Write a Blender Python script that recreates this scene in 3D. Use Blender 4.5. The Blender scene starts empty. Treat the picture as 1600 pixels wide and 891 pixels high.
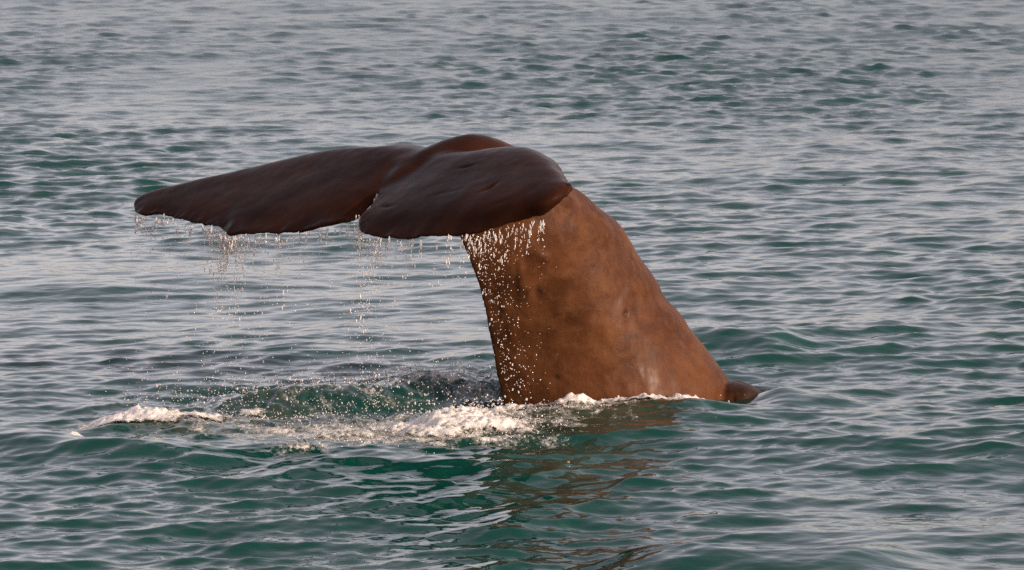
import bpy, math, random
import numpy as np
from mathutils import Vector

scene = bpy.context.scene
random.seed(7)
rng = np.random.default_rng(11)
C = bpy.context.collection

# ------------------------------------------------------------------ camera
CAM = np.array((0.0, -30.0, 4.4))
HFOV = math.radians(13.2)
PITCH = math.radians(6.9)
FPX = 800.0 / math.tan(HFOV / 2)          # focal length in photo pixels
cam_d = bpy.data.cameras.new("camera")
cam = bpy.data.objects.new("camera", cam_d)
C.objects.link(cam)
cam.location = CAM
cam.rotation_euler = (math.pi / 2 - PITCH, 0, 0)
cam_d.sensor_width = 36
cam_d.angle = HFOV
cam_d.clip_start = 0.5
cam_d.clip_end = 20000
cam_d.dof.use_dof = True
cam_d.dof.focus_distance = 29.6
cam_d.dof.aperture_fstop = 16.0
scene.camera = cam

# ------------------------------------------------------------------ light
SUN_EL = math.radians(18)
SUN_DIR = np.array((0.81, -0.586, 0.0)); SUN_DIR /= np.linalg.norm(SUN_DIR)   # towards the sun, on the ground
SUN_AZ = math.atan2(SUN_DIR[0], SUN_DIR[1])                               # clockwise from +Y
world = bpy.data.worlds.new("World")
scene.world = world
world.use_nodes = True
wt = world.node_tree
wt.nodes.clear()
w_out = wt.nodes.new("ShaderNodeOutputWorld")
w_bg = wt.nodes.new("ShaderNodeBackground")
w_hsv = wt.nodes.new("ShaderNodeHueSaturation")
w_mix = wt.nodes.new("ShaderNodeMix"); w_mix.data_type = 'RGBA'; w_mix.blend_type = 'MULTIPLY'
w_sky = wt.nodes.new("ShaderNodeTexSky")
w_sky.sky_type = 'NISHITA'
w_sky.sun_disc = False
w_sky.sun_elevation = SUN_EL
w_sky.sun_rotation = SUN_AZ
w_sky.air_density = 1.0
w_sky.dust_density = 1.45
w_sky.ozone_density = 1.0
w_hsv.inputs['Saturation'].default_value = 0.38
w_mix.inputs[0].default_value = 1.0
w_mix.inputs[7].default_value = (1.04, 0.905, 0.94, 1)
wt.links.new(w_sky.outputs[0], w_hsv.inputs['Color'])
wt.links.new(w_hsv.outputs[0], w_mix.inputs[6])
wt.links.new(w_mix.outputs[2], w_bg.inputs[0])
w_bg.inputs[1].default_value = 0.15
wt.links.new(w_bg.outputs[0], w_out.inputs[0])

sun_d = bpy.data.lights.new("sun", 'SUN')
sun_d.energy = 2.5
sun_d.angle = math.radians(0.5)
sun_d.color = (1.0, 0.78, 0.58)
sun = bpy.data.objects.new("sun", sun_d)
C.objects.link(sun)
to_sun = Vector((SUN_DIR[0] * math.cos(SUN_EL), SUN_DIR[1] * math.cos(SUN_EL), math.sin(SUN_EL)))
sun.rotation_euler = to_sun.to_track_quat('Z', 'Y').to_euler()
sun.location = (20, -20, 20)

scene.cycles.use_denoising = False
scene.view_settings.view_transform = 'Standard'
scene.view_settings.look = 'None'
scene.view_settings.exposure = 0.60
scene.view_settings.gamma = 1.0

# ------------------------------------------------------------------ helpers
cp, sp_ = math.cos(PITCH), math.sin(PITCH)


def ray(px, py):
    a = (np.asarray(px, float) - 800) / FPX
    b = -(np.asarray(py, float) - 445.5) / FPX
    return np.stack([a, cp + b * sp_, -sp_ + b * cp], -1)


def at(px, py, y):
    """World point seen at photo pixel (px,py), at world depth y."""
    d = ray(px, py)
    t = (np.asarray(y, float) - CAM[1]) / d[..., 1]
    return CAM + d * t[..., None]


def ground(px, py):
    d = ray(px, py)
    t = -CAM[2] / d[..., 2]
    return CAM + d * t[..., None]


def sstep(a, b, x):
    t = np.clip((x - a) / (b - a), 0, 1)
    return t * t * (3 - 2 * t)


def _hash(ix, iy, iz, seed):
    n = (ix * 374761393 + iy * 668265263 + iz * 2147483647 + seed * 974634777) & 0xFFFFFFFF
    n = ((n ^ (n >> 13)) * 1274126177) & 0xFFFFFFFF
    n = n ^ (n >> 16)
    return (n & 0xFFFFFF).astype(np.float32) / np.float32(0x7FFFFF) - 1.0


def vnoise(p, seed=0):
    """Smooth value noise in [-1,1]; p is (N,3)."""
    i = np.floor(p).astype(np.int64)
    f = (p - i).astype(np.float32)
    f = f * f * f * (f * (f * 6 - 15) + 10)
    r = np.zeros(len(p), np.float32)
    for dx in (0, 1):
        wx = f[:, 0] if dx else 1 - f[:, 0]
        for dy in (0, 1):
            wy = f[:, 1] if dy else 1 - f[:, 1]
            for dz in (0, 1):
                wz = f[:, 2] if dz else 1 - f[:, 2]
                r += wx * wy * wz * _hash(i[:, 0] + dx, i[:, 1] + dy, i[:, 2] + dz, seed)
    return r


def fbm(p, octaves=4, seed=0, gain=0.5):
    r = 0; a = 1.0; s = 0
    for o in range(octaves):
        r = r + a * vnoise(p * (2.03 ** o) + 17.3 * o, seed + o)
        s += a; a *= gain
    return r / s


def mesh_np(name, verts, quads=None, tris=None):
    me = bpy.data.meshes.new(name)
    verts = np.asarray(verts, np.float32)
    nq = 0 if quads is None else len(quads)
    nt = 0 if tris is None else len(tris)
    me.vertices.add(len(verts))
    me.vertices.foreach_set("co", verts.ravel())
    loops = []
    if nq: loops.append(np.asarray(quads, np.int32).ravel())
    if nt: loops.append(np.asarray(tris, np.int32).ravel())
    lv = np.concatenate(loops)
    me.loops.add(len(lv))
    me.loops.foreach_set("vertex_index", lv)
    me.polygons.add(nq + nt)
    starts = np.concatenate([np.arange(nq) * 4, nq * 4 + np.arange(nt) * 3]).astype(np.int32)
    me.polygons.foreach_set("loop_start", starts)
    me.update(calc_edges=True)
    me.validate()
    me.polygons.foreach_set("use_smooth", np.ones(len(me.polygons), bool))
    return me


def fattr(me, name, vals):
    a = me.attributes.new(name, 'FLOAT', 'POINT')
    a.data.foreach_set("value", np.asarray(vals, np.float32))


def obj(name, me, mat, label=None, cat=None, kind=None, group=None):
    o = bpy.data.objects.new(name, me)
    C.objects.link(o)
    me.materials.clear(); me.materials.append(mat)
    if label: o['label'] = label
    if cat: o['category'] = cat
    if kind: o['kind'] = kind
    if group: o['group'] = group
    return o


def grid_quads(nr, nc):
    i = np.arange(nr - 1)[:, None] * nc + np.arange(nc - 1)[None, :]
    return np.stack([i, i + 1, i + nc + 1, i + nc], -1).reshape(-1, 4)


class NT:
    def __init__(self, name):
        self.mat = bpy.data.materials.new(name)
        self.mat.use_nodes = True
        self.t = self.mat.node_tree
        self.t.nodes.clear()
        self.out = self.n("ShaderNodeOutputMaterial")
    def n(self, kind, **kw):
        x = self.t.nodes.new(kind)
        for k, v in kw.items(): setattr(x, k, v)
        return x
    def put(self, sock, v):
        if isinstance(v, bpy.types.NodeSocket): self.t.links.new(v, sock)
        else: sock.default_value = v
    def math(self, op, a, b=0.0, c=None, clamp=False):
        x = self.n("ShaderNodeMath", operation=op, use_clamp=clamp)
        self.put(x.inputs[0], a); self.put(x.inputs[1], b)
        if c is not None: self.put(x.inputs[2], c)
        return x.outputs[0]
    def mixc(self, f, a, b):
        x = self.n("ShaderNodeMix", data_type='RGBA')
        self.put(x.inputs[0], f)
        self.put(x.inputs[6], a if isinstance(a, bpy.types.NodeSocket) else (*a, 1))
        self.put(x.inputs[7], b if isinstance(b, bpy.types.NodeSocket) else (*b, 1))
        return x.outputs[2]
    def attr(self, name):
        x = self.n("ShaderNodeAttribute", attribute_name=name)
        return x.outputs['Fac']
    def coords(self, scale=(1, 1, 1), rot=(0, 0, 0)):
        g = self.n("ShaderNodeNewGeometry")
        m = self.n("ShaderNodeMapping")
        m.inputs['Scale'].default_value = scale
        m.inputs['Rotation'].default_value = rot
        self.t.links.new(g.outputs['Position'], m.inputs['Vector'])
        return m.outputs[0]
    def noise(self, vec, scale, detail=3, rough=0.5, dist=0.0):
        x = self.n("ShaderNodeTexNoise")
        x.inputs['Scale'].default_value = scale
        x.inputs['Detail'].default_value = detail
        x.inputs['Roughness'].default_value = rough
        x.inputs['Distortion'].default_value = dist
        self.t.links.new(vec, x.inputs['Vector'])
        return x.outputs[0]
    def ramp(self, v, lo, hi, a=0.0, b=1.0):
        x = self.n("ShaderNodeMapRange", interpolation_type='SMOOTHSTEP')
        self.put(x.inputs[0], v)
        x.inputs[1].default_value = lo; x.inputs[2].default_value = hi
        x.inputs[3].default_value = a; x.inputs[4].default_value = b
        return x.outputs[0]
    def bump(self, h, dist=1.0, strength=1.0, normal=None):
        x = self.n("ShaderNodeBump")
        x.inputs['Strength'].default_value = strength
        x.inputs['Distance'].default_value = dist
        self.put(x.inputs['Height'], h)
        if normal is not None: self.put(x.inputs['Normal'], normal)
        return x.outputs[0]
    def principled(self, **kw):
        x = self.n("ShaderNodeBsdfPrincipled")
        for k, v in kw.items():
            s = x.inputs[k.replace('_', ' ')]
            if isinstance(v, tuple) and len(v) == 3 and s.type == 'RGBA': v = (*v, 1)
            self.put(s, v)
        return x
    def surf(self, sh):
        self.t.links.new(sh, self.out.inputs['Surface'])


# ------------------------------------------------------------------ materials
def sea_material():
    m = NT("sea_water")
    foam = m.attr("foam"); aer_refl = m.attr("aerated_refl")
    c1 = m.coords((1, 1, 1))
    # foam lace, broken up by noise
    n1 = m.noise(m.coords((1.0, 0.55, 1)), 7.0, 5, 0.62, 0.6)
    n2 = m.noise(m.coords((1.0, 0.7, 1)), 38.0, 3, 0.6)
    lace = m.math('ADD', m.math('MULTIPLY', n1, 0.7), m.math('MULTIPLY', n2, 0.3))
    fm = m.ramp(m.math('ADD', foam, m.math('MULTIPLY', m.math('SUBTRACT', lace, 0.5), 2.2)), 0.34, 0.70)
    big = m.noise(c1, 0.35, 3)
    deep = m.mixc(big, (0.0022, 0.036, 0.026), (0.0030, 0.047, 0.034))
    bub_refl = m.ramp(m.math('ADD', aer_refl, m.math('MULTIPLY', m.math('SUBTRACT', n1, 0.5), 1.0)), 0.1, 1.1)
    body = m.mixc(bub_refl, deep, (0.085, 0.083, 0.046))  # olive of bubbly water, also the painted reflection of the stock
    col = m.mixc(fm, body, (0.68, 0.65, 0.58))
    # fine ripples (metres)
    r1 = m.noise(m.coords((0.55, 1.0, 1.0), (0, 0, 0.25)), 5.5, 3, 0.55)
    r2 = m.noise(m.coords((0.5, 1.0, 1.0), (0, 0, -0.15)), 9.0, 2, 0.5)
    h = m.math('ADD', m.math('MULTIPLY', m.math('MULTIPLY', r1, m.attr('ruffle')), 0.009), m.math('MULTIPLY', r2, 0.0035))
    fb = m.math('MULTIPLY', fm, m.math('MULTIPLY', n2, 0.02))
    nb = m.bump(m.math('ADD', h, fb))
    rough = m.math('ADD', m.math('ADD', 0.04, m.math('MULTIPLY', m.math('SUBTRACT', m.attr('ruffle'), 1.0), 0.165)), m.math('MULTIPLY', fm, 0.45))
    p = m.principled(Base_Color=col, Roughness=rough, IOR=1.333, Normal=nb)
    m.surf(p.outputs[0])
    return m.mat


def whale_material():
    m = NT("whale_skin")
    c = m.coords()
    n1 = m.noise(c, 2.6, 5, 0.6, 0.3)
    n2 = m.noise(c, 11.0, 4, 0.6, 0.2)
    n3 = m.noise(m.coords((1, 1, 0.45)), 45.0, 3, 0.55)
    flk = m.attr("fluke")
    base = m.mixc(m.ramp(n1, 0.30, 0.70), (0.049, 0.0165, 0.0054), (0.099, 0.0355, 0.0122))
    base = m.mixc(m.math('MULTIPLY', m.ramp(n2, 0.42, 0.70), 0.5), base, (0.125, 0.050, 0.0180))
    fluke_shade = m.mixc(m.ramp(n1, 0.35, 0.7), (0.018, 0.0060, 0.0030), (0.037, 0.0117, 0.0053))  # same skin as the stock; the flukes' shade is put into this darker tone
    base = m.mixc(flk, base, fluke_shade)
    sp = m.ramp(n3, 0.60, 0.75)
    base = m.mixc(m.math('MULTIPLY', sp, 0.35), base, (0.022, 0.009, 0.005))
    scar = m.attr("scar")
    base = m.mixc(scar, base, (0.011, 0.0090, 0.0062))
    h = m.math('MULTIPLY', m.math('ADD', m.math('MULTIPLY', n2, 0.0075), m.math('MULTIPLY', n3, 0.002)), m.math('SUBTRACT', 1.0, m.math('MULTIPLY', flk, 0.75)))
    nb = m.bump(h)
    rough = m.math('SUBTRACT', m.math('ADD', 0.40, m.math('MULTIPLY', n2, 0.22)), m.math('MULTIPLY', flk, 0.20))
    p = m.principled(Base_Color=base, Roughness=rough, Normal=nb, Coat_Weight=m.math('MULTIPLY', m.ramp(m.noise(m.coords((1, 1, 0.35)), 8.0, 3, 0.6), 0.42, 0.68), m.math('SUBTRACT', 0.10, m.math('MULTIPLY', flk, 0.05))), Coat_Roughness=m.math('SUBTRACT', 0.28, m.math('MULTIPLY', flk, 0.14)), Specular_IOR_Level=m.math('SUBTRACT', 0.10, m.math('MULTIPLY', flk, 0.085)))
    m.surf(p.outputs[0])
    return m.mat


def foam_material():
    m = NT("sea_foam")
    c = m.coords()
    n1 = m.noise(c, 22.0, 5, 0.65, 0.4)
    n2 = m.noise(c, 75.0, 3, 0.6)
    d = m.attr("dens")
    a = m.ramp(m.math('ADD', d, m.math('MULTIPLY', m.math('SUBTRACT', n1, 0.5), 1.6)), 0.2, 0.5)
    col = m.mixc(m.ramp(m.math('ADD', d, m.math('SUBTRACT', n1, 0.5)), 0.15, 0.75), (0.24, 0.23, 0.17), (0.78, 0.725, 0.655))
    nb = m.bump(m.math('ADD', m.math('MULTIPLY', n1, 0.016), m.math('MULTIPLY', n2, 0.006)))
    p = m.principled(Base_Color=col, Roughness=0.55, Normal=nb, Alpha=a, Subsurface_Weight=0.45, Subsurface_Radius=(1, 1, 1), Subsurface_Scale=0.03)
    m.surf(p.outputs[0])
    return m.mat


def drop_material():
    m = NT("water_drop")
    p = m.principled(Base_Color=(0.76, 0.70, 0.65), Roughness=0.12, IOR=1.333, Coat_Weight=0.5, Coat_Roughness=0.05, Alpha=0.72)
    m.surf(p.outputs[0])
    return m.mat


def plain(name, col, rough=0.6):
    m = NT(name)
    n = m.noise(m.coords(), 60, 3)
    c = m.mixc(n, tuple(x * 0.7 for x in col), col)
    m.surf(m.principled(Base_Color=c, Roughness=rough).outputs[0])
    return m.mat


M_SEA, M_WHALE, M_FOAM, M_DROP = sea_material(), whale_material(), foam_material(), drop_material()

# ------------------------------------------------------------------ sea
NCOL, NROW = 940, 1060
TH = math.radians(9.8)
PH0, PH1 = math.radians(11.4), math.radians(2.95)
H = CAM[2]

waves = []


def add_band(n, l0, l1, slope, mean, spread):
    for _ in range(n):
        lam = math.exp(random.uniform(math.log(l0), math.log(l1)))
        k = 2 * math.pi / lam
        th = random.gauss(mean if random.random() < 0.75 else mean + 0.7 * random.choice((-1, 1)), spread)
        amp = slope * math.sqrt(2.0 / n) / k
        waves.append((k, math.sin(th), math.cos(th), amp, random.uniform(0, 2 * math.pi)))


MEAN = math.radians(-17)
add_band(8, 4.0, 9.0, 0.018, MEAN, 0.40)
add_band(20, 1.6, 4.0, 0.028, MEAN, 0.45)
add_band(32, 0.75, 1.6, 0.042, MEAN, 0.42)
add_band(64, 0.42, 0.75, 0.074, MEAN, 0.36)
add_band(72, 0.22, 0.42, 0.112, MEAN, 0.34)
add_band(48, 0.10, 0.22, 0.088, MEAN, 0.42)
CHOP = 0.85
_dphi = (PH0 - PH1) / NROW
_dth = 2 * TH / NCOL


def ruffled(x, y):
    """Wind-ruffled water far out, a calmer slick round the whale, choppier again just in front of the stock."""
    g = ground(780, 780); w = ground(1270, 622)
    return (1.0 + 0.50 * sstep(8, 34, y) + 0.78 * np.exp(-((x - g[0]) / 1.7) ** 2 - ((y - g[1]) / 2.3) ** 2)
            - 0.6 * np.exp(-((x - w[0]) / 0.5) ** 2 - ((y - w[1]) / 0.9) ** 2)).astype(np.float32)


def wave_disp(x, y, lod=True):
    """Summed waves: horizontal and vertical displacement at (x,y)."""
    x = x.astype(np.float32); y = y.astype(np.float32)
    dx = np.zeros_like(x); dy = np.zeros_like(x); dz = np.zeros_like(x)
    r = np.sqrt(x * x + (y - CAM[1]) ** 2)
    sx = r * _dth; sr = r * r / H * _dphi
    far = r > 95
    sx = np.where(far, r * 0.05, sx); sr = np.where(far, r * 0.05, sr)
    calm = (0.78 + 0.42 * vnoise(np.stack([x * 0.45, y * 0.16, 0 * x], 1), 5)).astype(np.float32)
    ruf = ruffled(x, y)
    for k, cx, cy, a, ph in waves:
        lam = 2 * math.pi / k
        w = np.float32(a)
        if lod:
            s = lam / (abs(cx) * sx + abs(cy) * sr)
            w = w * np.clip((s - 1.25) / 1.1, 0, 1)
        if lam < 0.8: w = w * calm
        if lam < 1.2: w = w * ruf
        t = np.float32(k * cx) * x + np.float32(k * cy) * y + np.float32(ph)
        sn = np.sin(t) * w; cs = np.cos(t) * w
        dz += cs
        dx -= np.float32(CHOP * cx) * sn
        dy -= np.float32(CHOP * cy) * sn
    return dx, dy, dz


def ridge(x, y, p0, p1, w, h, skew=0.0):
    """A hand-set wave crest from p0 to p1 (ground points): smooth ridge of half width w."""
    a = np.array(p0[:2]); b = np.array(p1[:2])
    d = b - a; L = np.linalg.norm(d); d = d / L
    n = np.array((-d[1], d[0]))
    t = ((x - a[0]) * d[0] + (y - a[1]) * d[1]) / L
    s = (x - a[0]) * n[0] + (y - a[1]) * n[1] + 0.10 * np.sin(t * 7.0 + h * 40)
    env = sstep(-0.25, 0.25, t) * (1 - sstep(0.75, 1.25, t))
    return h * env * np.exp(-(s / w) ** 2)


def blob(x, y, px, py, rx, ry):
    g = ground(px, py)
    return np.exp(-((x - g[0]) / rx) ** 2 - ((y - g[1]) / ry) ** 2)


def extras(x, y):
    """Water pushed up by the whale, and fine chop where the drips land. Returns dz, foam, aerated."""
    z = np.zeros(len(x), np.float64)
    z += ridge(x, y, ground(410, 630), ground(800, 606), 0.30, 0.13)
    z -= ridge(x, y, ground(330, 640), ground(780, 625), 0.26, 0.03)
    z += ridge(x, y, ground(-80, 694), ground(300, 728), 0.36, 0.10)
    z += ridge(x, y, ground(420, 740), ground(900, 738), 0.42, 0.055)
    z += ridge(x, y, ground(150, 668), ground(420, 658), 0.22, 0.06)
    z += 0.06 * ridge(x, y, ground(850, 645), ground(1120, 637), 0.30, 1.0)
    z += ridge(x, y, ground(1000, 890), ground(1420, 880), 0.45, 0.10)
    z += ridge(x, y, ground(1060, 545), ground(1240, 540), 0.45, 0.09)
    z += 0.045 * blob(x, y, 900, 640, 1.5, 1.0)
    # water mounded over the sunk back beside the stock
    z += 0.07 * blob(x, y, 1215, 622, 0.17, 0.30) + 0.06 * blob(x, y, 1280, 622, 0.26, 0.30)
    # rough patch under the drips
    rough = np.clip(blob(x, y, 620, 628, 0.95, 1.25) + 0.9 * blob(x, y, 420, 650, 0.75, 0.9)
                    + 0.8 * blob(x, y, 760, 600, 0.35, 0.8) + 0.6 * blob(x, y, 700, 680, 0.7, 0.7)
                    + 0.35 * blob(x, y, 250, 640, 0.6, 0.7) + 0.6 * blob(x, y, 1000, 642, 0.55, 0.3), 0, 1)
    sel = rough > 0.02
    foam = np.zeros(len(x)); aer_refl = np.zeros(len(x))
    if sel.any():
        p = np.stack([x[sel], y[sel] * 0.75, 0 * x[sel]], 1)
        n1 = fbm(p * 3.2, 4, 31, 0.6); n2 = vnoise(p * 24, 41)
        z[sel] += rough[sel] * (0.055 * n1 + 0.010 * n2)
        aer_refl[sel] = rough[sel] * (0.38 + 0.5 * n1)
    foam = (0.85 * blob(x, y, 700, 668, 0.70, 0.60) + 0.80 * blob(x, y, 600, 690, 0.8, 0.45)
            + 0.52 * blob(x, y, 430, 670, 0.55, 0.42) + 0.75 * blob(x, y, 245, 652, 0.45, 0.36)
            + 0.50 * blob(x, y, 700, 605, 0.5, 0.4) + 0.62 * blob(x, y, 835, 640, 0.34, 0.34)
            + 0.80 * blob(x, y, 1040, 630, 0.38, 0.26) + 0.70 * blob(x, y, 930, 640, 0.30, 0.22)
            + 0.34 * blob(x, y, 560, 630, 1.0, 0.7) + 0.34 * blob(x, y, 960, 662, 0.5, 0.35)
            + 0.45 * blob(x, y, 112, 684, 0.14, 0.2) + 0.42 * blob(x, y, 470, 712, 0.6, 0.16)
            + 0.36 * blob(x, y, 800, 700, 0.5, 0.2) + 0.35 * blob(x, y, 330, 690, 0.5, 0.2))
    aer_refl = aer_refl + 0.8 * blob(x, y, 290, 652, 0.55, 0.5) + 0.5 * blob(x, y, 930, 655, 0.6, 0.5) + 0.4 * blob(x, y, 640, 690, 0.9, 0.5)  # bubbly water; the patch before the stock paints its brown reflection
    # cross chop thrown forward from the stock
    c = blob(x, y, 880, 790, 1.0, 2.6)
    k = c > 0.02
    if k.any():
        p = np.stack([x[k] * 2.2, y[k] * 1.7, 0 * x[k]], 1)
        z[k] += c[k] * 0.020 * fbm(p * 1.5, 3, 131, 0.45)
    return z, np.clip(foam * 0.80, 0, 1), np.clip(aer_refl, 0, 1)


def water_at(x, y):
    """Height of the water at world (x,y)."""
    x = np.atleast_1d(np.asarray(x, float)); y = np.atleast_1d(np.asarray(y, float))
    sx, sy = x.copy(), y.copy()
    for _ in range(3):
        dx, dy, dz = wave_disp(sx, sy)
        sx = x - dx; sy = y - dy
    return dz + extras(sx, sy)[0]


def build_sea():
    th_in = np.linspace(-TH, TH, NCOL)
    g = TH + np.cumsum(np.geomspace(_dth * 3, 0.3, 34)); g = g[g < math.pi * 0.98]
    th = np.concatenate([-g[::-1], th_in, g])
    rin = H / np.tan(np.linspace(PH0, PH1, NROW))
    r0 = np.geomspace(0.6, rin[0] * 0.985, 40)
    r1 = rin[-1] * np.geomspace(1.015, 90, 60)
    r = np.concatenate([r0, rin, r1])
    R, T = np.meshgrid(r, th, indexing='ij')
    x = (R * np.sin(T)).ravel(); y = (CAM[1] + R * np.cos(T)).ravel()
    dx, dy, dz = wave_disp(x, y)
    ez, foam, aer_refl = extras(x, y)
    v = np.stack([x + dx, y + dy, dz + ez], 1)
    nr, nc = R.shape
    q = grid_quads(nr, nc)[:, ::-1]
    # close the ring behind the camera
    i = np.arange(nr - 1)
    seam = np.stack([i * nc + nc - 1, (i + 1) * nc + nc - 1, (i + 1) * nc, i * nc], 1)
    me = mesh_np("sea", v, quads=np.concatenate([q, seam]))
    fattr(me, "ruffle", 1.0 + 1.1 * sstep(4, 36, y)); fattr(me, "foam", foam); fattr(me, "aerated_refl", aer_refl)
    return obj("sea", me, M_SEA, "green rippled sea around the diving whale tail", None, 'structure')


build_sea()

# ------------------------------------------------------------------ whale
PXM = 228.0


def mid_y(px, py):
    """Depth of the whale's own middle plane (it twists: nearly square to the view at the waterline)."""
    f = 0.9 - 0.5 * sstep(360, 610, np.asarray(py, float))
    return (np.asarray(px, float) - 960) / PXM * f


LAT = np.array((0.67, -0.74, 0.0)); LAT /= np.linalg.norm(LAT)      # towards the near fluke


def catmull(P, n):
    """Dense Catmull-Rom through rows of P (K,...) with n samples per span."""
    P = np.asarray(P, float)
    Q = np.concatenate([[2 * P[0] - P[1]], P, [2 * P[-1] - P[-2]]])
    out = []
    for i in range(len(P) - 1):
        a, b, c, d = Q[i:i + 4]
        for t in np.linspace(0, 1, n, endpoint=False):
            out.append(0.5 * ((2 * b) + (-a + c) * t + (2 * a - 5 * b + 4 * c - d) * t * t + (-a + 3 * b - 3 * c + d) * t ** 3))
    out.append(P[-1])
    return np.array(out)


def stock_shell():
    #        ventral px,py   dorsal px,py   half thickness sideways
    S = [((830, 840), (1330, 860), 0.62),
         ((800, 700), (1205, 700), 0.56),
         ((788, 618), (1158, 612), 0.50),
         ((773, 540), (1109, 542), 0.44),
         ((758, 470), (1052, 474), 0.38),
         ((739, 412), (998, 392), 0.33),
         ((720, 368), (965, 344), 0.30),
         ((696, 340), (912, 298), 0.27),
         ((668, 322), (858, 258), 0.25),
         ((645, 308), (800, 222), 0.23),
         ((628, 300), (745, 206), 0.21),
         ((614, 298), (700, 216), 0.17),
         ((602, 300), (660, 236), 0.11),
         ((596, 302), (630, 262), 0.05)]
    rows = []
    for (vx, vy), (dx, dy), b in S:
        rows.append([*at(vx, vy, mid_y(vx, vy)), *at(dx, dy, mid_y(dx, dy)), b])
    D = catmull(rows, 6)
    nr, K = len(D), 40
    ang = np.linspace(0, 2 * np.pi, K, endpoint=False)
    V = np.zeros((nr, K, 3))
    for i, row in enumerate(D):
        a, b, h = row[:3], row[3:6], row[6]
        c = (a + b) / 2; e = (b - a) / 2
        el = np.linalg.norm(e[:2])
        wimg = math.hypot(e[0], e[2])
        f = math.sqrt(max(0.5, 1 - 0.55 * (h * 0.67 / max(wimg, 0.05)) ** 2))
        co, si = np.cos(ang), np.sin(ang)
        wid = np.sign(si) * np.where(co < 0, 1 - np.abs(co) ** 1.75, (1 - co ** 2) ** 0.72)
        hx = e[1] / e[0]
        lat = np.array((hx, -1.0, 0.0)) / math.hypot(hx, 1)
        V[i] = c + np.outer(np.where(co < 0, co * 1.03, co * f), e) + np.outer(wid * h, lat)
    v = V.reshape(-1, 3)
    i = np.arange(nr - 1)[:, None] * K + np.arange(K)[None, :]
    j = np.arange(nr - 1)[:, None] * K + (np.arange(K)[None, :] + 1) % K
    q = np.stack([i, j, j + K, i + K], -1).reshape(-1, 4)
    n0 = len(v)
    v = np.concatenate([v, [V[0].mean(0)], [V[-1].mean(0)]])
    k = np.arange(K)
    t = np.concatenate([np.stack([np.full(K, n0), (k + 1) % K, k], 1),
                        np.stack([np.full(K, n0 + 1), (nr - 1) * K + k, (nr - 1) * K + (k + 1) % K], 1)])
    return v, q, t


def fluke_depth(px, py):
    return -1.45 - 0.0045 * (px - 588) - 0.010 * (py - 303)


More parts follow.
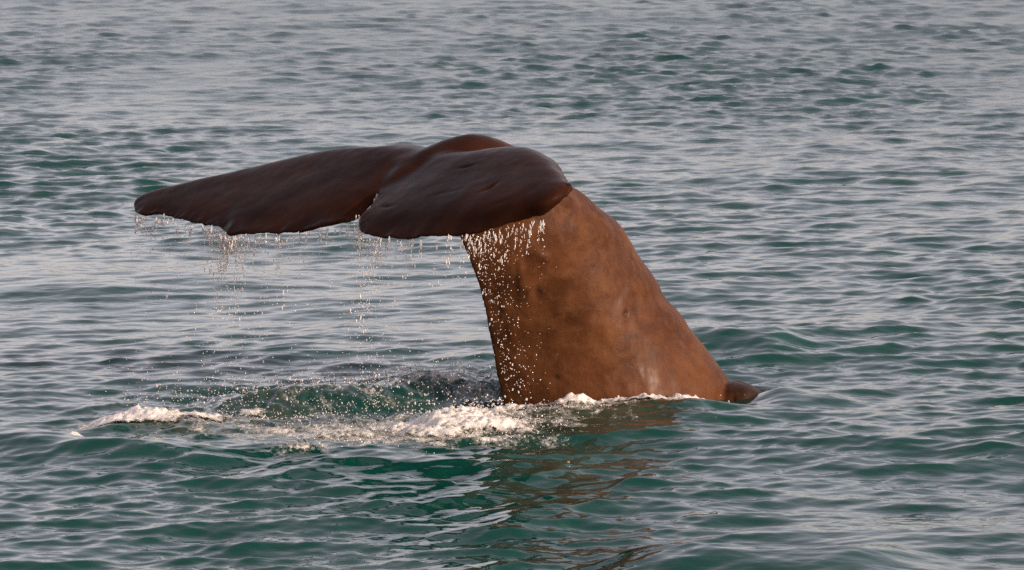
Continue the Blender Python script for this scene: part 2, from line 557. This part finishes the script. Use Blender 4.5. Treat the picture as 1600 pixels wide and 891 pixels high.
def fluke_shell():
    # leading contour px,py | trailing edge px,py | camber | how far it rolls over behind | thickness | extra depth at trailing edge
    S = [((207, 319), (209, 327), 0.00, 0.10, 0.05, 0),
         ((214, 309), (217, 335), 0.02, 0.25, 0.06, 0),
         ((234, 299), (234, 335), 0.04, 0.4, 0.07, 0),
         ((265, 291), (256, 335.5), 0.05, 0.5, 0.08, 0),
         ((310, 280), (296, 345), 0.07, 0.6, 0.10, 0),
         ((350, 272), (329, 351), 0.08, 0.7, 0.11, 0),
         ((383, 264), (347, 356), 0.09, 0.7, 0.12, 0),
         ((396, 261), (354, 367), 0.10, 0.7, 0.12, 0),
         ((418, 255.5), (366, 366.5), 0.11, 0.8, 0.13, 0),
         ((460, 246), (396, 364), 0.12, 0.8, 0.14, 0),
         ((505, 237), (442, 362), 0.12, 0.8, 0.15, 0),
         ((545, 231.5), (490, 356), 0.11, 0.8, 0.16, 0),
         ((580, 230), (535, 347.5), 0.08, 0.7, 0.17, 0.06),
         ((610, 230), (567, 333), 0.05, 0.6, 0.18, 0.14),
         ((640, 232), (583, 315), 0.00, 0.5, 0.19, 0.10),
         ((664, 238), (590, 301), -0.04, 0.4, 0.20, 0.0),
         ((686, 240), (574, 324), 0.02, 0.8, 0.20, -0.08),
         ((708, 237), (560, 343), 0.10, 1.1, 0.20, -0.10),
         ((734, 236), (565, 360), 0.18, 1.2, 0.20, -0.06),
         ((764, 232), (600, 371), 0.22, 1.2, 0.20, 0),
         ((796, 229.5), (668, 369), 0.24, 1.1, 0.19, 0),
         ((826, 234), (740, 362), 0.24, 0.9, 0.17, 0.04),
         ((848, 247), (800, 351), 0.22, 0.7, 0.14, 0.15),
         ((866, 266), (844, 340), 0.18, 0.45, 0.11, 0.20),
         ((879, 281), (872, 320), 0.10, 0.25, 0.08, 0.14),
         ((886, 286), (883, 301), 0.00, 0.10, 0.04, 0),
         ((891, 286), (889, 292), 0.00, 0.05, 0.03, 0)]
    rows = []
    for (lx, ly), (tx, ty), cam_, back, th, ed in S:
        pts = []
        for v in (0, 0.3, 0.65, 1.0):
            px = lx + (tx - lx) * v; py = ly + (ty - ly) * v
            d = fluke_depth(px, py) - cam_ * 4 * v * (1 - v) * 0.9 + ed * v ** 3
            pts.append(at(px, py, d))
        le = pts[0]
        near = lx > 670
        off = np.array((0.16, 0.36, -0.10)) if near else np.array((-0.02, 0.22, -0.09))
        if 600 < lx < 700: off = np.array((0.06, 0.42, -0.015)); back = 1.0
        rows.append([le + off * back] + pts + [np.array((th, 0, 0))])
    R = np.array(rows)                      # station, v, xyz
    D = catmull(R, 6)
    sheet = np.stack([catmull(D[i, :5], 7) for i in range(len(D))])   # nu, nv, 3
    th = D[:, 5, 0]
    nu, nv = sheet.shape[:2]
    # ragged trailing edge
    du = np.gradient(sheet, axis=0); dv = np.gradient(sheet, axis=1)
    nrm = np.cross(du, dv); nrm /= np.linalg.norm(nrm, axis=-1, keepdims=True) + 1e-9
    if nrm[..., 2].mean() < 0: nrm = -nrm
    w = np.linspace(0, 1, nv)
    prof = 2.3 * np.sqrt(w) * (1 - w) ** 1.25
    t = th[:, None] * prof[None, :] + 0.021 * sstep(0.0, 0.15, w)[None, :]
    low = sheet - nrm * t[..., None]
    v = np.concatenate([sheet.reshape(-1, 3), low.reshape(-1, 3)])
    q1 = grid_quads(nu, nv); q2 = grid_quads(nu, nv)[:, ::-1] + nu * nv
    o = nu * nv
    i = np.arange(nu - 1); j = np.arange(nv - 1)
    le = np.stack([i * nv, (i + 1) * nv, (i + 1) * nv + o, i * nv + o], 1)
    te = np.stack([i * nv + nv - 1, i * nv + nv - 1 + o, (i + 1) * nv + nv - 1 + o, (i + 1) * nv + nv - 1], 1)
    a = np.stack([j, j + o, j + 1 + o, j + 1], 1)
    bb = (nu - 1) * nv
    b = np.stack([bb + j, bb + j + 1, bb + j + 1 + o, bb + j + o], 1)
    return v, np.concatenate([q1, q2, le, te, a, b]), sheet


def ball_shell(c, r, n=20):
    """Closed ellipsoid for filling out the flesh where flukes and stock meet."""
    u = np.linspace(0, np.pi, n); w = np.linspace(0, 2 * np.pi, 2 * n, endpoint=False)
    U, W = np.meshgrid(u, w, indexing='ij')
    v = np.stack([np.sin(U) * np.cos(W) * r[0], np.sin(U) * np.sin(W) * r[1], np.cos(U) * r[2]], -1).reshape(-1, 3) + c
    K = 2 * n
    i = np.arange(n - 1)[:, None] * K + np.arange(K)[None, :]
    j = np.arange(n - 1)[:, None] * K + (np.arange(K)[None, :] + 1) % K
    return v, np.stack([i, j, j + K, i + K], -1).reshape(-1, 4)


def build_whale():
    v1, q1, t1 = stock_shell()
    v2, q2, sheet = fluke_shell()
    VV = [v1, v2]; QQ = [q1, q2 + len(v1)]; k = len(v1) + len(v2)
    for c, r in ((at(668, 252, -1.02), (0.24, 0.25, 0.065)), (at(705, 250, -1.05), (0.25, 0.30, 0.08)),
                 (at(1150, 630, 0.16), (0.185, 0.26, 0.150)), (at(1192, 635, 0.20), (0.27, 0.30, 0.115)), (at(1235, 640, 0.22), (0.34, 0.32, 0.10)), (at(1120, 650, 0.15), (0.2, 0.30, 0.15))):
        bv, bq = ball_shell(c, r)
        VV.append(bv); QQ.append(bq + k); k += len(bv)
    me = mesh_np("whale_raw", np.concatenate(VV), quads=np.concatenate(QQ), tris=t1)
    o = bpy.data.objects.new("whale_raw", me); C.objects.link(o)
    # consistent outward normals first
    import bmesh
    bm = bmesh.new(); bm.from_mesh(me)
    bmesh.ops.remove_doubles(bm, verts=bm.verts, dist=1e-5)
    bmesh.ops.recalc_face_normals(bm, faces=bm.faces)
    bm.to_mesh(me); bm.free()
    md = o.modifiers.new("r", 'REMESH'); md.mode = 'VOXEL'; md.voxel_size = 0.011
    ms = o.modifiers.new("s", 'SMOOTH'); ms.iterations = 7; ms.factor = 0.5
    dg = bpy.context.evaluated_depsgraph_get()
    me2 = bpy.data.meshes.new_from_object(o.evaluated_get(dg))
    bpy.data.objects.remove(o)
    n = len(me2.vertices)
    co = np.zeros(n * 3, np.float32); me2.vertices.foreach_get("co", co); co = co.reshape(-1, 3).astype(float)
    no = np.zeros(n * 3, np.float32); me2.vertices.foreach_get("normal", no); no = no.reshape(-1, 3)
    # project each vertex to the photo to know where on the body it is
    # smooth the join of flukes and stock
    ne = len(me2.edges); ed = np.zeros(ne * 2, np.int32); me2.edges.foreach_get("vertices", ed); ed = ed.reshape(-1, 2)
    deg = np.bincount(ed.ravel(), minlength=n)[:, None]
    jc = at(650, 252, -1.2)
    jw = np.exp(-(((co - jc) * np.array((2.6, 1.6, 4.0))) ** 2).sum(1))[:, None]
    for _ in range(60):
        acc = np.stack([np.bincount(ed[:, 0], co[ed[:, 1], a], n) + np.bincount(ed[:, 1], co[ed[:, 0], a], n) for a in range(3)], 1)
        co = co + jw * 0.7 * (acc / deg - co)
    d = co - CAM
    dep = d[:, 1] * cp - d[:, 2] * sp_
    px = 800 + FPX * d[:, 0] / dep
    py = 445.5 - FPX * (d[:, 1] * sp_ + d[:, 2] * cp) / dep
    # stock or fluke: distance to the fluke sheet (coarse)
    S = sheet[::3, ::3].reshape(-1, 3)
    dist = np.full(n, 9.0)
    for s in range(0, n, 20000):
        dd = ((co[s:s + 20000, None, :] - S[None]) ** 2).sum(-1)
        dist[s:s + 20000] = np.sqrt(dd.min(1))
    fl = 1 - sstep(0.12, 0.55, dist)
    disp = 0.006 * fbm(co * 3.0, 3, 3)
    disp += (1 - fl) * 0.0050 * fbm(co * np.array((9, 9, 6)), 3, 9)
    # knuckles along the dorsal ridge
    ridge_x = np.interp(co[:, 2], [0.0, 0.3, 0.6, 0.95, 1.2, 1.5], [1.50, 1.30, 1.08, 0.84, 0.72, 0.45])
    rid = np.exp(-((co[:, 0] - ridge_x + 0.05) / 0.16) ** 2) * (1 - fl)
    disp += rid * 0.020 * vnoise(np.stack([co[:, 0] * 2, co[:, 1] * 2, co[:, 2] * 7.5], 1), 21)
    al = co[:, 0] * 0.55 + co[:, 2] * 0.83; ac = co[:, 0] * 0.83 - co[:, 2] * 0.55
    wr = np.exp(-((co[:, 0] - ridge_x + 0.14) / 0.15) ** 2) * (1 - fl)
    disp += wr * 0.009 * vnoise(np.stack([ac * 17, co[:, 1] * 5, al * 3.2], 1), 91)
    # scratches on the fluke
    scar = np.zeros(n)
    def pit(x0, y0, rx, ry, h, dark=0.0, ang=0.0):
        nonlocal disp, scar
        ca, sa = math.cos(ang), math.sin(ang)
        a = ((px - x0) * ca + (py - y0) * sa) / rx; b = (-(px - x0) * sa + (py - y0) * ca) / ry
        g = np.exp(-a * a - b * b) * (no[:, 1] < 0.2)
        disp = disp + 0.9 * h * g
        scar = np.maximum(scar, dark * g)
    for args in ((818, 440, 6, 22, 0.014, 0), (840, 458, 7, 9, -0.020, 0.35), (826, 452, 5, 14, 0.012, 0), (850, 402, 9, 6, 0.012, 0),
                 (978, 490, 3.4, 5.0, -0.014, 0.6), (928, 418, 6, 5, -0.008, 0.25), (868, 591, 6, 4, -0.012, 0.4),
                 (822, 590, 12, 14, 0.008, 0), (790, 480, 8, 10, 0.010, 0), (800, 520, 8, 12, 0.010, 0), (895, 535, 14, 8, -0.006, 0.1),
                 (905, 420, 40, 60, -0.010, 0.0), (812, 430, 5, 30, 0.012, 0), (835, 395, 10, 8, 0.010, 0), (800, 560, 10, 8, 0.010, 0), (815, 610, 9, 7, 0.009, 0), (870, 520, 16, 10, 0.006, 0), (940, 560, 18, 14, 0.006, 0), (730, 260, 12, 1.6, -0.010, 0.3, -0.25), (765, 293, 12, 1.7, -0.012, 0.3, -0.5), (606, 322, 9, 2.5, -0.010, 0.3, -0.1),
                 (700, 300, 30, 3, -0.003, 0.0, -0.2), (780, 318, 26, 3, -0.004, 0.0, -0.35)):
        pit(*args)
    back = sstep(1.475, 1.575, co[:, 0] + 0.03 * vnoise(co * 18, 5)) * (co[:, 2] < 0.25)
    scar = np.maximum(scar, 0.65 * back)
    disp += back * 0.02 * vnoise(np.stack([co[:, 0] * 22, co[:, 1] * 8, co[:, 2] * 6], 1), 77)
    # ring scar
    rr = np.hypot((px - 978) / 5.5, (py - 490) / 7.5)
    disp += 0.003 * np.exp(-((rr - 1.3) / 0.35) ** 2) * (no[:, 1] < 0.2)
    # ragged trailing edge: push thin rim vertices down and up
    TE = sheet[:, -1]
    dte = np.full(n, 9.0)
    for s in range(0, n, 20000):
        dd = ((co[s:s + 20000, None, :] - TE[None]) ** 2).sum(-1)
        dte[s:s + 20000] = np.sqrt(dd.min(1))
    rim = np.exp(-(dte / 0.07) ** 2)
    co = co + no * disp[:, None]
    co[:, 2] += rim * 0.018 * fbm(np.stack([co[:, 0] * 9, co[:, 1] * 9, 0 * dte], 1), 3, 51)
    me2.vertices.foreach_set("co", co.astype(np.float32).ravel())
    me2.polygons.foreach_set("use_smooth", np.ones(len(me2.polygons), bool))
    fattr(me2, "fluke", fl); fattr(me2, "scar", np.clip(scar, 0, 1))
    me2.update(); me2.name = "whale"
    print("whale verts", n)
    ob = obj("whale", me2, M_WHALE, "brown sperm whale diving with its dripping tail flukes raised above the sea", "whale")
    return ob, TE


whale, TE = build_whale()

# ------------------------------------------------------------------ foam heaps
def foam_patch(label, blobs, thresh=0.16, hmax=0.16, seed=0, rough=0.5):
    """blobs: (px, py, half width m, half depth m, height share)."""
    gs = [ground(b[0], b[1]) for b in blobs]
    x0 = min(g[0] - 1.9 * b[2] for g, b in zip(gs, blobs)); x1 = max(g[0] + 1.9 * b[2] for g, b in zip(gs, blobs))
    y0 = min(g[1] - 1.9 * b[3] for g, b in zip(gs, blobs)); y1 = max(g[1] + 1.9 * b[3] for g, b in zip(gs, blobs))
    xs = np.arange(x0, x1, 0.009); ys = np.arange(y0, y1, 0.016)
    Y, X = np.meshgrid(ys, xs, indexing='ij')
    x, y = X.ravel(), Y.ravel()
    h = np.zeros(len(x))
    for g, b in zip(gs, blobs):
        h = np.maximum(h, b[4] * np.exp(-((x - g[0]) / b[2]) ** 2 - ((y - g[1]) / b[3]) ** 2))
    p = np.stack([x, y * 0.8, 0 * x], 1)
    n = fbm(p * 4.5, 4, 60 + seed, 0.5)
    m = vnoise(p * 38, 90 + seed)
    d = h * (1 + 1.1 * n * rough) + 0.05 * m * sstep(0.05, 0.3, h)
    z = water_at(x, y) + hmax * (np.clip(d, 0, 1.05) - thresh * 1.2) + 0.010 * h * m
    keep = d > thresh
    q = grid_quads(len(ys), len(xs))
    q = q[keep[q].all(1)]
    used = np.unique(q)
    mp = np.full(len(x), -1); mp[used] = np.arange(len(used))
    me = mesh_np("foam", np.stack([x, y, z], 1)[used], quads=mp[q])
    fattr(me, "dens", np.clip((d[used] - thresh) * 2.0, 0, 1))
    return obj("foam", me, M_FOAM, label, "foam", 'stuff', None)


foam_patch("large bright white heap of churned foam below the dripping near fluke",
           [(705, 674, 0.34, 0.42, 1.05), (635, 680, 0.28, 0.28, 0.56), (775, 682, 0.26, 0.22, 0.66), (825, 690, 0.18, 0.14, 0.38), (735, 658, 0.26, 0.28, 0.72), (575, 692, 0.26, 0.24, 0.42), (665, 694, 0.36, 0.22, 0.5)], 0.15, 0.12, 1)
foam_patch("low streak of cream foam below the tip of the far fluke",
           [(240, 655, 0.34, 0.28, 0.95), (175, 662, 0.26, 0.18, 0.7), (305, 650, 0.30, 0.26, 0.66), (392, 636, 0.12, 0.12, 0.5)], 0.17, 0.085, 2)
foam_patch("foam ruffle along the waterline at the dorsal foot of the tail stock",
           [(1070, 634, 0.20, 0.15, 0.85), (1015, 634, 0.22, 0.15, 0.8), (955, 640, 0.24, 0.13, 0.5), (1112, 635, 0.10, 0.10, 0.6)], 0.17, 0.075, 3)
foam_patch("thin broken foam at the ventral foot of the tail stock",
           [(840, 640, 0.24, 0.15, 0.66), (895, 645, 0.26, 0.12, 0.58), (800, 645, 0.18, 0.16, 0.6)], 0.18, 0.11, 4)
foam_patch("tiny lone fleck of foam on the dark swell beside the left border",
           [(114, 690, 0.07, 0.12, 0.8), (96, 695, 0.06, 0.09, 0.5)], 0.2, 0.07, 5)
foam_patch("scattered pale froth between the two larger foam areas",
           [(440, 672, 0.34, 0.22, 0.42), (380, 670, 0.2, 0.14, 0.38), (520, 694, 0.28, 0.14, 0.36), (470, 712, 0.26, 0.09, 0.32)], 0.19, 0.10, 6)

# ------------------------------------------------------------------ drops
_t = (1 + 5 ** 0.5) / 2
ICO = np.array([(-1, _t, 0), (1, _t, 0), (-1, -_t, 0), (1, -_t, 0), (0, -1, _t), (0, 1, _t), (0, -1, -_t), (0, 1, -_t), (_t, 0, -1), (_t, 0, 1), (-_t, 0, -1), (-_t, 0, 1)])
ICO /= np.linalg.norm(ICO[0])
ICOF = np.array([(0, 11, 5), (0, 5, 1), (0, 1, 7), (0, 7, 10), (0, 10, 11), (1, 5, 9), (5, 11, 4), (11, 10, 2), (10, 7, 6), (7, 1, 8), (3, 9, 4), (3, 4, 2), (3, 2, 6), (3, 6, 8), (3, 8, 9), (4, 9, 5), (2, 4, 11), (6, 2, 10), (8, 6, 7), (9, 8, 1)])


def drops(name, label, P, R, E, cat="water drops"):
    """P points, R radii, E vertical stretch."""
    P = np.asarray(P); R = np.asarray(R); E = np.asarray(E)
    n = len(P)
    sc = np.stack([R, R, R * E], 1)
    tilt = rng.normal(0, 0.12, n)
    loc = ICO[None] * sc[:, None, :]
    loc[..., 0] += loc[..., 2] * tilt[:, None]
    v = (loc + P[:, None, :]).reshape(-1, 3)
    f = (ICOF[None] + (np.arange(n) * 12)[:, None, None]).reshape(-1, 3)
    me = mesh_np(name, v, tris=f)
    return obj(name, me, M_DROP, label, cat, 'stuff')


te_px = 800 + FPX * (TE - CAM)[:, 0] / ((TE - CAM)[:, 1] * cp - (TE - CAM)[:, 2] * sp_)


def curtain(px0, px1, strands, per, zspread, rmin, rmax, extra=0, floor_py=None, heavy=()):
    """Drops hanging in strands below the trailing edge between photo columns px0..px1."""
    idx = np.where((te_px > px0) & (te_px < px1))[0]
    P, R, E = [], [], []
    for s in range(strands):
        i = rng.choice(idx)
        b = TE[i] + rng.normal(0, 0.015, 3)
        ln = rng.exponential(zspread)
        k = max(2, int(per * rng.uniform(0.4, 1.6)))
        slant = rng.normal(-0.10, 0.07)
        for _ in range(k):
            t = rng.uniform(0, 1) ** 1.3 * ln
            p = b + np.array((slant * t + rng.normal(0, 0.003 + 0.022 * t), rng.normal(0, 0.03 + 0.05 * t), -0.03 - t))
            if p[2] < 0.02: continue
            P.append(p); R.append(rng.uniform(rmin, rmax) * rng.choice([0.7, 1, 1.35], p=[0.5, 0.38, 0.12])); E.append(rng.choice([1.5, 3.5, 6.0], p=[0.4, 0.35, 0.25]) if t < 0.10 else rng.choice([1.0, 1.8, 4.0], p=[0.5, 0.3, 0.2]))
    for c, n, ln in heavy:
        i = idx[np.argmin(np.abs(te_px[idx] - c))]
        for _ in range(n):
            t = rng.uniform(0, 1) ** 1.2 * ln
            p = TE[i] + np.array((-0.07 * t + rng.normal(0, 0.012 + 0.03 * t), rng.normal(0, 0.04), -0.01 - t))
            P.append(p); R.append(rng.uniform(rmin, rmax) * rng.choice([0.8, 1.2])); E.append(rng.choice([1.2, 2.5, 5.0]))
    for _ in range(extra):
        i = rng.choice(idx)
        t = rng.uniform(0.1, 1.0) * (TE[i][2])
        p = TE[i] + np.array((rng.normal(0, 0.08), rng.normal(0, 0.2), -t))
        if p[2] < 0.02: continue
        P.append(p); R.append(rng.uniform(rmin, rmax) * 0.7); E.append(rng.uniform(1, 1.6))
    return P, R, E


drops("falling_drops", "thin scatter of drips falling from the tip of the far fluke", *curtain(205, 330, 48, 9, 0.30, 0.0026, 0.0050, 170, heavy=((216, 14, 0.13),)))
drops("falling_drops", "curtain of drips falling from the ragged middle edge of the far fluke", *curtain(318, 480, 130, 11, 0.32, 0.0026, 0.0051, 420, heavy=((352, 60, 0.30), (378, 24, 0.24), (430, 16, 0.2))))
drops("falling_drops", "few drips falling from the far fluke beside the notch", *curtain(480, 560, 26, 8, 0.22, 0.0026, 0.0048, 150))
drops("falling_drops", "drips falling from the rounded lobe of the near fluke, clear of the tail stock", *curtain(561, 735, 95, 11, 0.27, 0.0026, 0.0051, 520, heavy=((592, 40, 0.28), (566, 16, 0.12), (640, 20, 0.2), (700, 20, 0.2))))
drops("falling_drops", "dense drips falling from the near fluke across the front of the tail stock", *curtain(722, 850, 32, 8, 0.18, 0.0022, 0.0042, 120, heavy=((745, 26, 0.16), (772, 22, 0.2), (790, 22, 0.24), (815, 12, 0.12))))


def edge_drops():
    """Beads and runnels on the ventral edge of the stock and close before it."""
    P, R, E = [], [], []
    vy = [372, 412, 470, 540, 618]; vx = [722, 741, 760, 775, 790]
    for _ in range(300):
        py = rng.uniform(372, 615)
        e = np.interp(py, vy, vx)
        px = e + abs(rng.normal(0, 26)) + 1
        if px > 860: continue
        dep = mid_y(px, py) - 0.34 - 0.2 * (1 - math.exp(-(px - e) / 25)) - rng.uniform(0.0, 0.25)
        P.append(at(px, py, dep)); R.append(rng.uniform(0.0020, 0.0040) * rng.choice([0.7, 1, 1.4])); E.append(rng.choice([1, 1.4, 2.2], p=[.6, .3, .1]))
    return P, R, E


drops("clinging_drops", "white beads of water running down the dark ventral edge of the tail stock", *edge_drops())


def splash(n, cx, cy, sx, sy, zmax, rmin, rmax):
    px = rng.normal(cx, sx, n); py = rng.normal(cy, sy, n)
    g = ground(px, py)
    z = water_at(g[:, 0], g[:, 1])
    up = rng.uniform(0, 1, n) ** 2.2 * zmax
    P = np.stack([g[:, 0], g[:, 1], z + 0.004 + up], 1)
    R = rng.uniform(rmin, rmax, n) * rng.choice([0.7, 1, 1.4], n, p=[.5, .38, .12])
    return P, R, rng.uniform(0.8, 1.5, n)


def cat3(*a):
    return np.concatenate([np.asarray(x[0]) for x in a]), np.concatenate([np.asarray(x[1]) for x in a]), np.concatenate([np.asarray(x[2]) for x in a])


drops("splash_drops", "speckle of splashes on the dark wave behind the white foam heap",
      *cat3(splash(700, 680, 605, 80, 16, 0.10, 0.0035, 0.0075), splash(300, 520, 615, 70, 14, 0.08, 0.003, 0.006), splash(220, 770, 628, 26, 10, 0.10, 0.0035, 0.0075)))
drops("splash_drops", "speckle of splashes on the water beyond the cream foam streak",
      *cat3(splash(260, 400, 612, 75, 13, 0.08, 0.003, 0.0065), splash(120, 290, 625, 60, 10, 0.06, 0.003, 0.006), splash(240, 460, 645, 60, 12, 0.05, 0.003, 0.006)))
drops("splash_drops", "spray of fine drops leaping around the large white foam heap",
      *cat3(splash(260, 715, 655, 55, 14, 0.12, 0.003, 0.0075), splash(260, 800, 680, 40, 9, 0.07, 0.003, 0.006), splash(120, 600, 690, 60, 12, 0.04, 0.003, 0.006)))
drops("splash_drops", "sparkle of small drops on the foam ruffle at the foot of the stock",
      *cat3(splash(140, 1040, 622, 45, 6, 0.05, 0.003, 0.006), splash(160, 880, 640, 45, 8, 0.04, 0.003, 0.006)))

# ------------------------------------------------------------------ floating bits
def scrap(name, label, cat, px, py, size, mat, group=None):
    g = ground(px, py)
    z = float(water_at(g[0], g[1])[0])
    n = 9
    size = size * 0.75
    ang = np.linspace(0, 2 * np.pi, n, endpoint=False)
    rad = size * (0.75 + 0.35 * rng.uniform(0, 1, n))
    ring = np.stack([np.cos(ang) * rad * 1.3, np.sin(ang) * rad, 0.15 * size * np.cos(2 * ang)], 1)
    v = np.concatenate([ring, ring * np.array((0.6, 0.6, 1)) + np.array((0, 0, size * 0.45)), [(0, 0, size * 0.6)], [(0, 0, -size * 0.3)]])
    k = np.arange(n); k2 = (k + 1) % n
    q = np.stack([k, k2, k2 + n, k + n], 1)
    t = np.concatenate([np.stack([k + n, k2 + n, np.full(n, 2 * n)], 1), np.stack([k2, k, np.full(n, 2 * n + 1)], 1)])
    me = mesh_np(name, v, quads=q, tris=t)
    o = obj(name, me, mat, label, cat, None, group)
    o.location = (g[0], g[1], z + size * 0.1)
    return o


scrap("floating_scrap", "small orange scrap floating on the dark swell in front of the tail stock", "scrap", 888, 726, 0.013, plain("orange_scrap", (0.55, 0.22, 0.07)))
MB = plain("dark_scrap", (0.035, 0.022, 0.015))
scrap("floating_scrap", "tiny dark speck floating on smooth water beyond the sunk back", "scrap", 1143, 563, 0.010, MB)
for bx, by in ((880, 850), (462, 795), (375, 813), (280, 751), (190, 753), (112, 797), (154, 799), (446, 764), (1120, 803), (1508, 752)):
    scrap("floating_scrap", "tiny dark speck of debris adrift on the grey water in front of the tail", "scrap", bx, by, random.uniform(0.005, 0.009), MB, "dark specks adrift in front of the tail")
